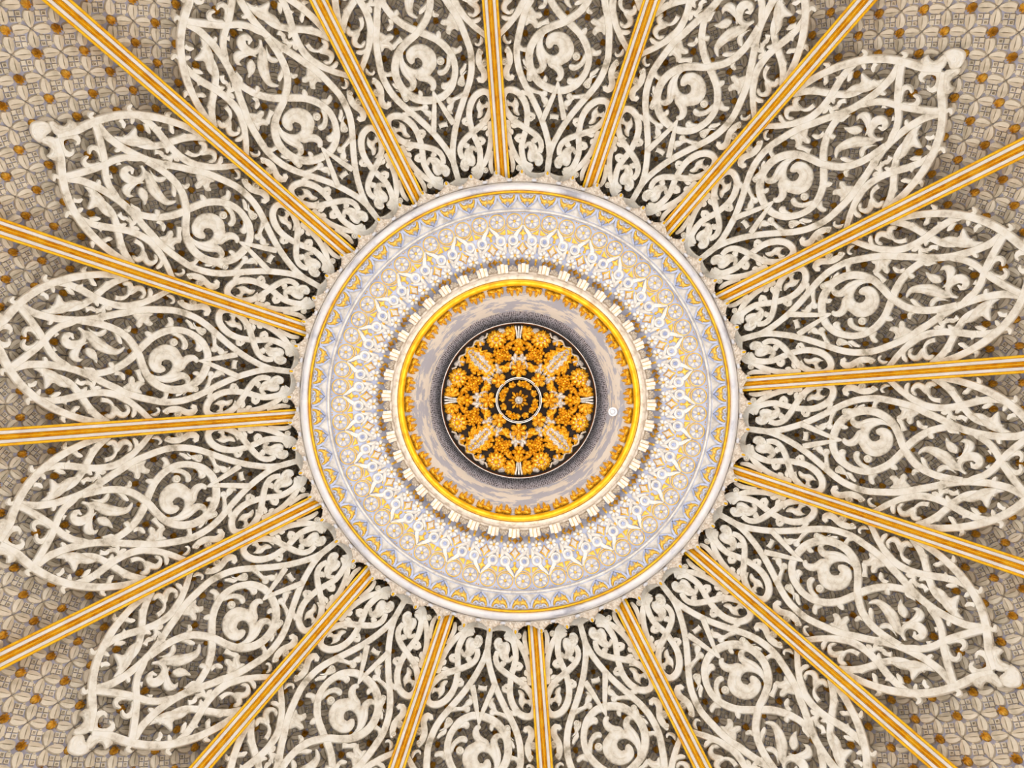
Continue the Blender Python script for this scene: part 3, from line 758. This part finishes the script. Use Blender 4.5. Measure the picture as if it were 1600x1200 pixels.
for s in (-1, 1):
    vo = ribbon(MB(), S_MED, [(276, s * .6), (270.5, s * 3.6), (265, s * 8), (260, s * 11), (256, s * 12)], [1.6, 4, 6, 7, 5], .012, .016, .016, .005, 2)
    disc(vo, S_MED, 251.6, s * 14.8, [(8.6, .0), (8.5, .016), (7.4, .024), (5.2, .024), (4.5, .012), (3.4, .012)], 22)
    ey = disc(MB(), S_MED, 251.6, s * 14.8, [(3.5, .010), (3.3, .022), (2.2, .027), (1.4, .018), (.3, .018)], 14)
    BAND.append(('volute', vo.mesh('volute', M['relief'], flat=50), 0, ('volute_eye', ey.mesh('volute_eye', M['lavender'], flat=60))))
    sp_ = ribbon(MB(), S_MED, [(247.5, s * 5), (243.5, s * 9.5), (238, s * 15.5), (233, s * 20)], [2.4, 5, 5, 2.4], .012, .014, .014, .005, 2)
    BAND.append(('spray_leaf', sp_.mesh('spray_leaf', M['relief'], flat=50), 0, None))
    g1 = leaf(MB(), S_MED, rotp([(269.8, -s * 1.2), (264.4, -s * 8.4), (262.5, -s * 11.5), (260.8, -s * 6), (260.6, -s * 1.4)], s * B0), .01, .008, .010, 2.5, 1.5, 1.5, smooth_curve=False)
    BAND.append(('gilded_spandrel', g1.mesh('gilded_spandrel', M['palegold'], flat=50), 0, None))
    g2 = ribbon(MB(), S_MED, [(250, s * 3.4), (246.2, s * 8.6), (244, s * 15)], [1.2, 1.7, 1], .01, .012, .012, .004, 2)
    BAND.append(('gilded_line', g2.mesh('gilded_line', M['palegold'], flat=50), 0, None))
    pl = leaf(MB(), S_MED, rotp([(248, -s * 1), (244, -s * 5.6), (237, -s * 6.6), (231, -s * 2), (238, -s * 1)], s * B0), .01, .010, .012, 2, 1.5, 1.5)
    BAND.append(('ivory_leaf', pl.mesh('ivory_leaf', M['relief'], flat=50), 0, None))
    a = xy([(213, s * 1.4), (217, s * 2.6), (221, s * 1.6)])
    gl = ribbon(MB(), S_MED, a, [2, 3, 2], .01, .014, .014, .004, 2)
    BAND.append(('gilded_curl', gl.mesh('gilded_curl', M['stud'], flat=50), 0, None))
lz = leaf(MB(), S_MED, star(238.8, 10.4, 8.8, .42), .01, .006, .008, 3, 1.5, 1.8, smooth_curve=False)
iz = leaf(MB(), S_MED, star(238.8, 7.4, 5.4, .44), .0, .012, .010, 2, 1.2, 1.4, smooth_curve=False)
BAND.append(('gilded_lozenge', lz.mesh('gilded_lozenge', M['stud'], flat=50), 0, ('ivory_lozenge', iz.mesh('ivory_lozenge', M['relief'], flat=50))))
lz = leaf(MB(), S_MED, star(219.2, 5.6, 4.8, .42), .01, .006, .010, 2, 1.2, 1.4, smooth_curve=False)
BAND.append(('gilded_lozenge', lz.mesh('small_lozenge', M['stud'], flat=50), 0, None))
for r_, s_ in ((244.5, 2.4), (221, 2.0), (216, 1.8)):
    dm = disc(MB(), S_MED, r_, 0, [(s_, .0), (s_ * .9, .018), (s_ * .6, .020), (s_ * .5, .012), (.2, .012)], 10).mesh('gilded_dot', M['palegold'])
    BAND.append(('gilded_dot', dm, B0, None))
fw, fd = MB(), disc(MB(), S_MED, 228.6, 0, [(1.6, .0), (1.5, .024), (.7, .029), (.2, .030)], 8)
for k in range(6):
    t = 2 * PI * k / 6
    P = [(228.6 + s_ * math.cos(t) - w * math.sin(t), s_ * math.sin(t) + w * math.cos(t)) for s_, w in ((1.4, 0), (3.4, 1.9), (6.4, 2.8), (8.6, 1.6), (9.2, 0), (8.6, -1.6), (6.4, -2.8), (3.4, -1.9))]
    leaf(fw, S_MED, P, .01, .006, .014, 2, 1.6, 1.8)
fw, fd = fw.mesh('flower', M['relief'], flat=50), fd.mesh('flower_eye', M['stud'], flat=60)
for s in (-1, 1): BAND.append(('flower', fw, s * math.radians(2.88), ('flower_eye', fd)))
for k in range(32):
    a = math.radians(-88.6 + 11.25 * k)
    for n, me, da, sub in BAND:
        o = obj(n, me, med, a + da)
        if sub: obj(sub[0], sub[1], o)

# ------------------------------------------------------------------ inner cornice
cor = thing('crenellated_ring', 'crenellated ivory ring with a thick bright gold moulding and gilded leaf fringe', 'ring', (0, 0, 0))
obj('cornice_body', lathe('cornice_body', pxp([(204, .38), (205.5, .14), (205, .07), (199, .05), (198.5, .02), (197, -.005), (193.5, -.022), (190, -.012), (189, .02)]), M['stone'], 256, 40), cor)
obj('gilded_moulding', lathe('gilded_moulding', pxp(torus_px(184.3, 5.2, .015, .06, 13)), M['gold'], 256, 80), cor)
def block():
    mb, ln = MB(), MB()
    for s in (-1, 1):
        leaf(mb, S_CORN, [(198.8, s * .6), (198.8, s * 7.6), (200, s * 8.2), (211, s * 8.6), (211.8, s * 8), (211.8, s * .6)], .10, .02, .004, 2, 2, 3, smooth_curve=False)
    ribbon(mb, S_CORN, [(198.4, 0), (212.2, 0)], [5.4, 6], .1, .034, .034, .006, 3)
    for s in (-1, 1):
        ribbon(ln, S_CORN, [(199, s * 2.9), (212, s * 3.1)], [.7, .7], .05, .030, .030, .002, 3)
    return mb.mesh('dentil_block', M['stone'], flat=30), ln.mesh('gilded_line', M['stud'], flat=30)
bm_, bl_ = block()
def shell():
    mb = MB()
    cx = 203.5
    for k in range(5):
        t = math.radians(-66 + 33 * k)
        L = 9.6 - abs(k - 2) * .8
        P = []
        for s_, w in ((1, 0), (L * .5, 1.6), (L * .85, 2.3), (L, 0), (L * .85, -2.3), (L * .5, -1.6)):
            P.append((cx + s_ * math.cos(t) - w * math.sin(t), s_ * math.sin(t) + w * math.cos(t)))
        leaf(mb, S_CORN, P, .06, -.01, .02, 2.5, 1.6, 1.8)
    return mb.mesh('shell', M['taupe'], flat=50)
sh_ = shell()
for k in range(40):
    a = math.radians(2.0 + 9 * k)
    o = obj('dentil_block', bm_, cor, a); obj('gilded_line', bl_, o)
    obj('shell', sh_, cor, a + math.radians(4.5))
def fringe(sgn):
    mb = MB()
    # a spray of three curling lobes that hangs inwards from the gold moulding
    for (ang, L, w) in ((-42, 11, 2.9), (2, 13.5, 3.3), (46, 10, 2.8)):
        t = math.radians(180 + sgn * ang); bend = sgn * 2.2
        P = []
        for s_, u in ((0, -.9), (.35, -1.0), (.7, -.95), (.92, -.55), (1, 0), (.92, .55), (.7, .95), (.35, 1.0), (0, .9)):
            x, y = s_ * L, u * w + bend * s_ * s_
            P.append((180.5 + x * math.cos(t) - y * math.sin(t), x * math.sin(t) + y * math.cos(t)))
        leaf(mb, S_DRUM, P, .0, .012, .035, 3, 1.8, 1.7, ridge=lambda v: 0)
    ribbon(mb, S_DRUM, [(181, sgn * 6.5), (178.5, sgn * 3), (179, 0)], [1.6, 2.4, 2], .0, .03, .03, .01, 1.5)
    return mb.mesh('fringe_leaf', M['deepgold'], flat=60)
fr_ = [fringe(1), fringe(-1)]
for k in range(72):
    obj('fringe_leaf', fr_[k % 2], cor, math.radians(5 * k + (0.8 if k % 2 else 0)))

# ------------------------------------------------------------------ drum wall above the cornice and its grille
wd_ = obj('wall_drum', lathe('wall_drum', pxp([(190, .05), (180, .06), (172, .09), (163.5, .165), (155, .25), (147, .345), (140, .44), (139, .455)]), M['drum'], 256, 60), kind='structure')
obj('grille', lathe('grille', pxp([(139.6, .45), (130, .575), (119, .74), (100, .80), (1, .80)]), M['grille'], 256, 60), wd_)

# ------------------------------------------------------------------ ceiling sensor
zr, za = 154.3, math.radians(7.0)
R_, z_, nR_, nz_ = (float(v) for v in S_DRUM.pt(zr))
R_, z_ = R_ + nR_ * .034, z_ + nz_ * .034
sd = thing('smoke_detector', 'small round white smoke detector on the peeling drum wall', 'smoke detector', (R_ * math.cos(za), R_ * math.sin(za), z_), za)
def turned(name, prof, material):
    """turned about the wall normal; prof = [(radius, height)]"""
    n = 24; V = []; a = np.linspace(0, 2 * PI, n, endpoint=False)
    N = np.array([-.30, 0, -1.0]); N /= np.linalg.norm(N); U = np.array([0, 1, 0]); W = np.cross(N, U)
    for r, h in prof:
        for t in a: V.append(N * h + (U * math.cos(t) + W * math.sin(t)) * r)
    k = len(prof)
    F = [(j * n + i, j * n + (i + 1) % n, (j + 1) * n + (i + 1) % n, (j + 1) * n + i) for j in range(k - 1) for i in range(n)] + [tuple((k - 1) * n + i for i in range(n))]
    return new_mesh(name, V, F, material, True, 40)
obj('base', turned('base', [(.012, -.05), (.012, .0), (.038, .004), (.038, .018), (.034, .024), (.025, .024), (.024, .012)], M['plastic']), sd)
obj('sensor_head', turned('sensor_head', [(.019, .010), (.019, .040), (.015, .046), (.002, .047)], M['plastic']), sd)

# ------------------------------------------------------------------ central boss
boss = thing('flower_boss', 'round central boss packed with gilded flowers and acanthus leaves on a dark ground', 'boss', (0, 0, 0))
obj('ground', lathe('ground', pxp([(111.5, .80), (118, .66), (120.5, .62), (121, .515), (119.5, .51), (118.5, .54), (110, .555), (60, .565), (.5, .565)]), M['umber'], 192, 40), boss)
obj('bronze_rim', lathe('bronze_rim', pxp([(119, .55), (119.2, .51), (120, .498), (121.2, .495), (122, .505), (122, .56)]), M['bronze'], 192, 60), boss)
obj('bead_rim', lathe('bead_rim', pxp(torus_px(121.3, .7, .497, .008, 7)), M['relief'], 192, 80), boss)

def petal_at(mb, cx, cy, t, r0, r1, w, hb, dome, thick=.0, soft=3.0, notch=0.0, grid=1.5):
    dome = dome * 1.5; w = w * .92
    L = r1 - r0; P = []
    for s_, u in ((0, -.35), (.3, -.75), (.65, -1), (.9, -.7), (1, -.25), (1 - notch, 0), (1, .25), (.9, .7), (.65, 1), (.3, .75), (0, .35)):
        x, y = r0 + s_ * L, u * w
        P.append((cx + x * math.cos(t) - y * math.sin(t), cy + x * math.sin(t) + y * math.cos(t)))
    leaf(mb, S_BOSS, P, thick, hb, dome, soft, 1.5, grid)
def flower(cx, cy, n, R, w, hb, mat_p, mat_c, t0=0.0, core=3.0, notch=.1, name='flower', dome=.03):
    p, c_ = MB(), MB()
    for k in range(n): petal_at(p, cx, cy, t0 + 2 * PI * k / n, core * .5, R, w, hb, dome, notch=notch)
    disc(c_, S_BOSS, cx, cy, [(core, hb + .01), (core * .95, hb + dome + .008), (core * .6, hb + dome + .02), (core * .35, hb + dome + .012), (.2, hb + dome + .012)], 12)
    return (name, p.mesh(name, M[mat_p], flat=60), ('flower_centre', c_.mesh('flower_centre', M[mat_c], flat=60)))
def acanthus(x0, x1, w, hb, mat_l, name, teeth=5, tip_w=.35, dome=.03):
    """serrated leaf along the radius from x0 (root) to x1 (tip)"""
    mb = MB(); P = []
    n = teeth * 2
    prof = []
    for k in range(n + 1):
        s_ = k / n
        ww = w * (math.sin(PI * (0.12 + 0.80 * s_)) ** 0.8) * (1.0 if k % 2 else 0.70)
        prof.append((x0 + (x1 - x0) * (s_ - (.03 if k % 2 else 0)), ww))
    P = [(x, y) for x, y in prof] + [(x1 + (x1 - x0) * .06, 0)] + [(x, -y) for x, y in prof[::-1]]
    leaf(mb, S_BOSS, P, -.0, hb, dome, 4, 2.0, 1.8, ridge=lambda v: .008 * np.cos(np.abs(v[:, 1]) * 1.5 - v[:, 0] * .6))
    return (name, mb.mesh(name, M[mat_l], flat=60), None)
items = []     # (piece, angles)
card = [k * PI / 2 for k in range(4)]; diag = [PI / 4 + k * PI / 2 for k in range(4)]
octo = [PI / 8 * (2 * k + 1) + (.04 if k % 2 else -.04) for k in range(8)]
octo0 = [k * PI / 4 for k in range(8)]
# diagonal acanthus with white heart and beaded midrib
items.append((acanthus(60, 114, 22, .03, 'deepgold', 'acanthus_leaf', 6), diag))
items.append((acanthus(64, 111, 12, .052, 'greyleaf', 'acanthus_heart', 5, dome=.02), diag))
mb = MB()
for r_ in range(70, 106, 5): disc(mb, S_BOSS, r_, 0, [(2.3, .05), (2.2, .085), (1.2, .094), (.2, .095)], 9)
items.append((('beaded_midrib', mb.mesh('beaded_midrib', M['deepgold'], flat=60), None), diag))
# cardinal sprays: white stalks and two gilded leaves
mb = MB()
for u in (-3.4, 0, 3.4): ribbon(mb, S_BOSS, [(118, u * 1.5), (108, u), (94, u * .7)], [3, 2.6, 1.6], .03, .06, .05, .01, 2)
items.append((('stalk', mb.mesh('stalk', M['greyleaf'], flat=40), None), card))
for s in (-1, 1):
    mb = MB()
    for (t, L, w) in ((15, 15, 4.4), (50, 18, 4.8), (85, 18, 4.6), (120, 16, 4.2), (155, 13, 3.6)):
        petal_at(mb, 103, s * 6, s * math.radians(t), 0, L, w, .035, .03, notch=.12)
    items.append((('gilded_spray', mb.mesh('gilded_spray', M['deepgold'], flat=60), None), card))
mb = MB()
for t in (130, 155, 180, 205, 230): petal_at(mb, 96, 0, math.radians(t), 0, 15 - abs(t - 180) * .05, 3, .05, .03)
items.append((('gilded_spray', mb.mesh('gilded_spray', M['deepgold'], flat=60), None), card))
# sunflowers
items.append((flower(101, 0, 9, 16, 5, .04, 'deepgold', 'deepgold', 0, 5.2, .16, 'sunflower'), octo))
items.append((flower(101.5, 0, 9, 8.4, 2.4, .062, 'greyleaf', 'gold', .35, 3.6, .0, 'sunflower_ruff', .016), octo))
# clusters of five-petal blossoms
cl, cc = MB(), MB()
for (x, y) in ((80, -6.5), (80.5, 6), (70, -7.5), (69.5, 7), (74.5, 0)):
    for k in range(5): petal_at(cl, x, y, 2 * PI * k / 5 + x, .8, 7.4, 3.1, .045, .03, notch=.1, grid=1.4)
    disc(cc, S_BOSS, x, y, [(1.7, .05), (1.6, .085), (.8, .092), (.2, .092)], 8)
items.append((('blossom_cluster', cl.mesh('blossom_cluster', M['deepgold'], flat=60), ('blossom_eye', cc.mesh('blossom_eye', M['gold'], flat=60))), octo))
# flowers round the middle
items.append((flower(47, 0, 6, 13.6, 4.6, .05, 'deepgold', 'stud', 0, 2.4, .1, 'lily'), card))
items.append((flower(43.5, 0, 5, 12, 5.2, .05, 'deepgold', 'stud', .3, 3.2, .1, 'lily'), diag))
# paired ivory leaves and buds on the axes
for s in (-1, 1):
    mb = MB()
    for (t, L) in ((-60, 9), (-15, 13), (30, 10)): petal_at(mb, 61, s * 5, s * math.radians(t + 15), -2, L, 3.6, .04, .025)
    items.append((('ivory_leaf', mb.mesh('ivory_leaf', M['greyleaf'], flat=60), None), card))
items.append((flower(80, 0, 6, 10.5, 3.8, .05, 'deepgold', 'gold', .5, 3.0, .1, 'bud'), card))
# long grey leaves on the diagonals
for s in (-1, 0, 1):
    mb = MB()
    petal_at(mb, 40, s * 4, s * .42, 10, 31 - abs(s) * 2, 4.6, .012, .03, soft=4)
    items.append((('grey_leaf', mb.mesh('grey_leaf', M['greyleaf'], flat=60), None), diag))
# small filler leaves
for (r_, t, m_) in ((58, PI / 8, 'deepgold'), (60, PI / 8 * .55, 'greyleaf'), (66, PI / 8 * .3, 'deepgold'), (89, PI / 16 * 1.1, 'deepgold'), (112, PI / 8 * .52, 'deepgold'), (113, PI / 8 * 1.5, 'greyleaf')):
    for s in (-1, 1):
        mb = MB()
        for q in (-50, 0, 50): petal_at(mb, r_, 0, math.radians(q + 180 + s * 40), 0, 11, 3.6, .02, .03)
        items.append((('filler_leaf', mb.mesh('filler_leaf', M[m_], flat=60), None), [a + s * t for a in octo0]))
# wavy ribbon just inside the rim
mb = MB()
ribbon(mb, S_BOSS, xy([(117, -20), (110.5, -15), (116, -9), (112, -4), (116, 0), (112, 4), (116, 9), (110.5, 15), (117, 20)]), [2.4, 2.4], .02, .04, .04, .008, 2)
items.append((('wavy_ribbon', mb.mesh('wavy_ribbon', M['taupe'], flat=50), None), diag))
for (me_, angs) in items:
    n, me, sub = me_
    for a in angs:
        o = obj(n, me, boss, a)
        if sub: obj(sub[0], sub[1], o)
# inner wreath
for (R, w, h) in ((35, 1.5, .085), (33, .8, .078)):
    a = np.linspace(0, 2 * PI, 65)
    obj('ivory_ring', ribbon(MB(), S_BOSS, np.stack([R * np.cos(a), R * np.sin(a)], 1), [w, w], .08, h, h, .006, 3).mesh('ivory_ring', M['relief'], flat=40), boss)
mb = MB()
for (t, L) in ((-50, 7), (-15, 9), (25, 9), (60, 7)): petal_at(mb, 22, 0, math.radians(t), -1, L, 2.6, .05, .03)
wl = mb.mesh('wreath_leaf', M['deepgold'], flat=60)
for k in range(12): obj('wreath_leaf', wl, boss, 2 * PI * k / 12 + .1)
wf = flower(26.5, 0, 6, 6, 2.2, .06, 'gold', 'stud', 0, 1.6, .1, 'wreath_flower')
for k in range(4):
    o = obj('wreath_flower', wf[1], boss, 2 * PI * k / 4 + .35); obj('flower_centre', wf[2][1], o)
mb = MB()
for k in range(14): petal_at(mb, 0, 0, 2 * PI * k / 14, 6, 16 if k % 2 else 12, 2.3, .055, .03)
obj('sun_rays', mb.mesh('sun_rays', M['deepgold'], flat=60), boss)
mb = MB(); disc(mb, S_BOSS, .2, 0, [(6.2, .05), (6, .085), (4.8, .095), (4, .085), (2.6, .08), (1.8, .10), (.2, .104)], 20)
obj('hub', mb.mesh('hub', M['greyleaf'], flat=40), boss)
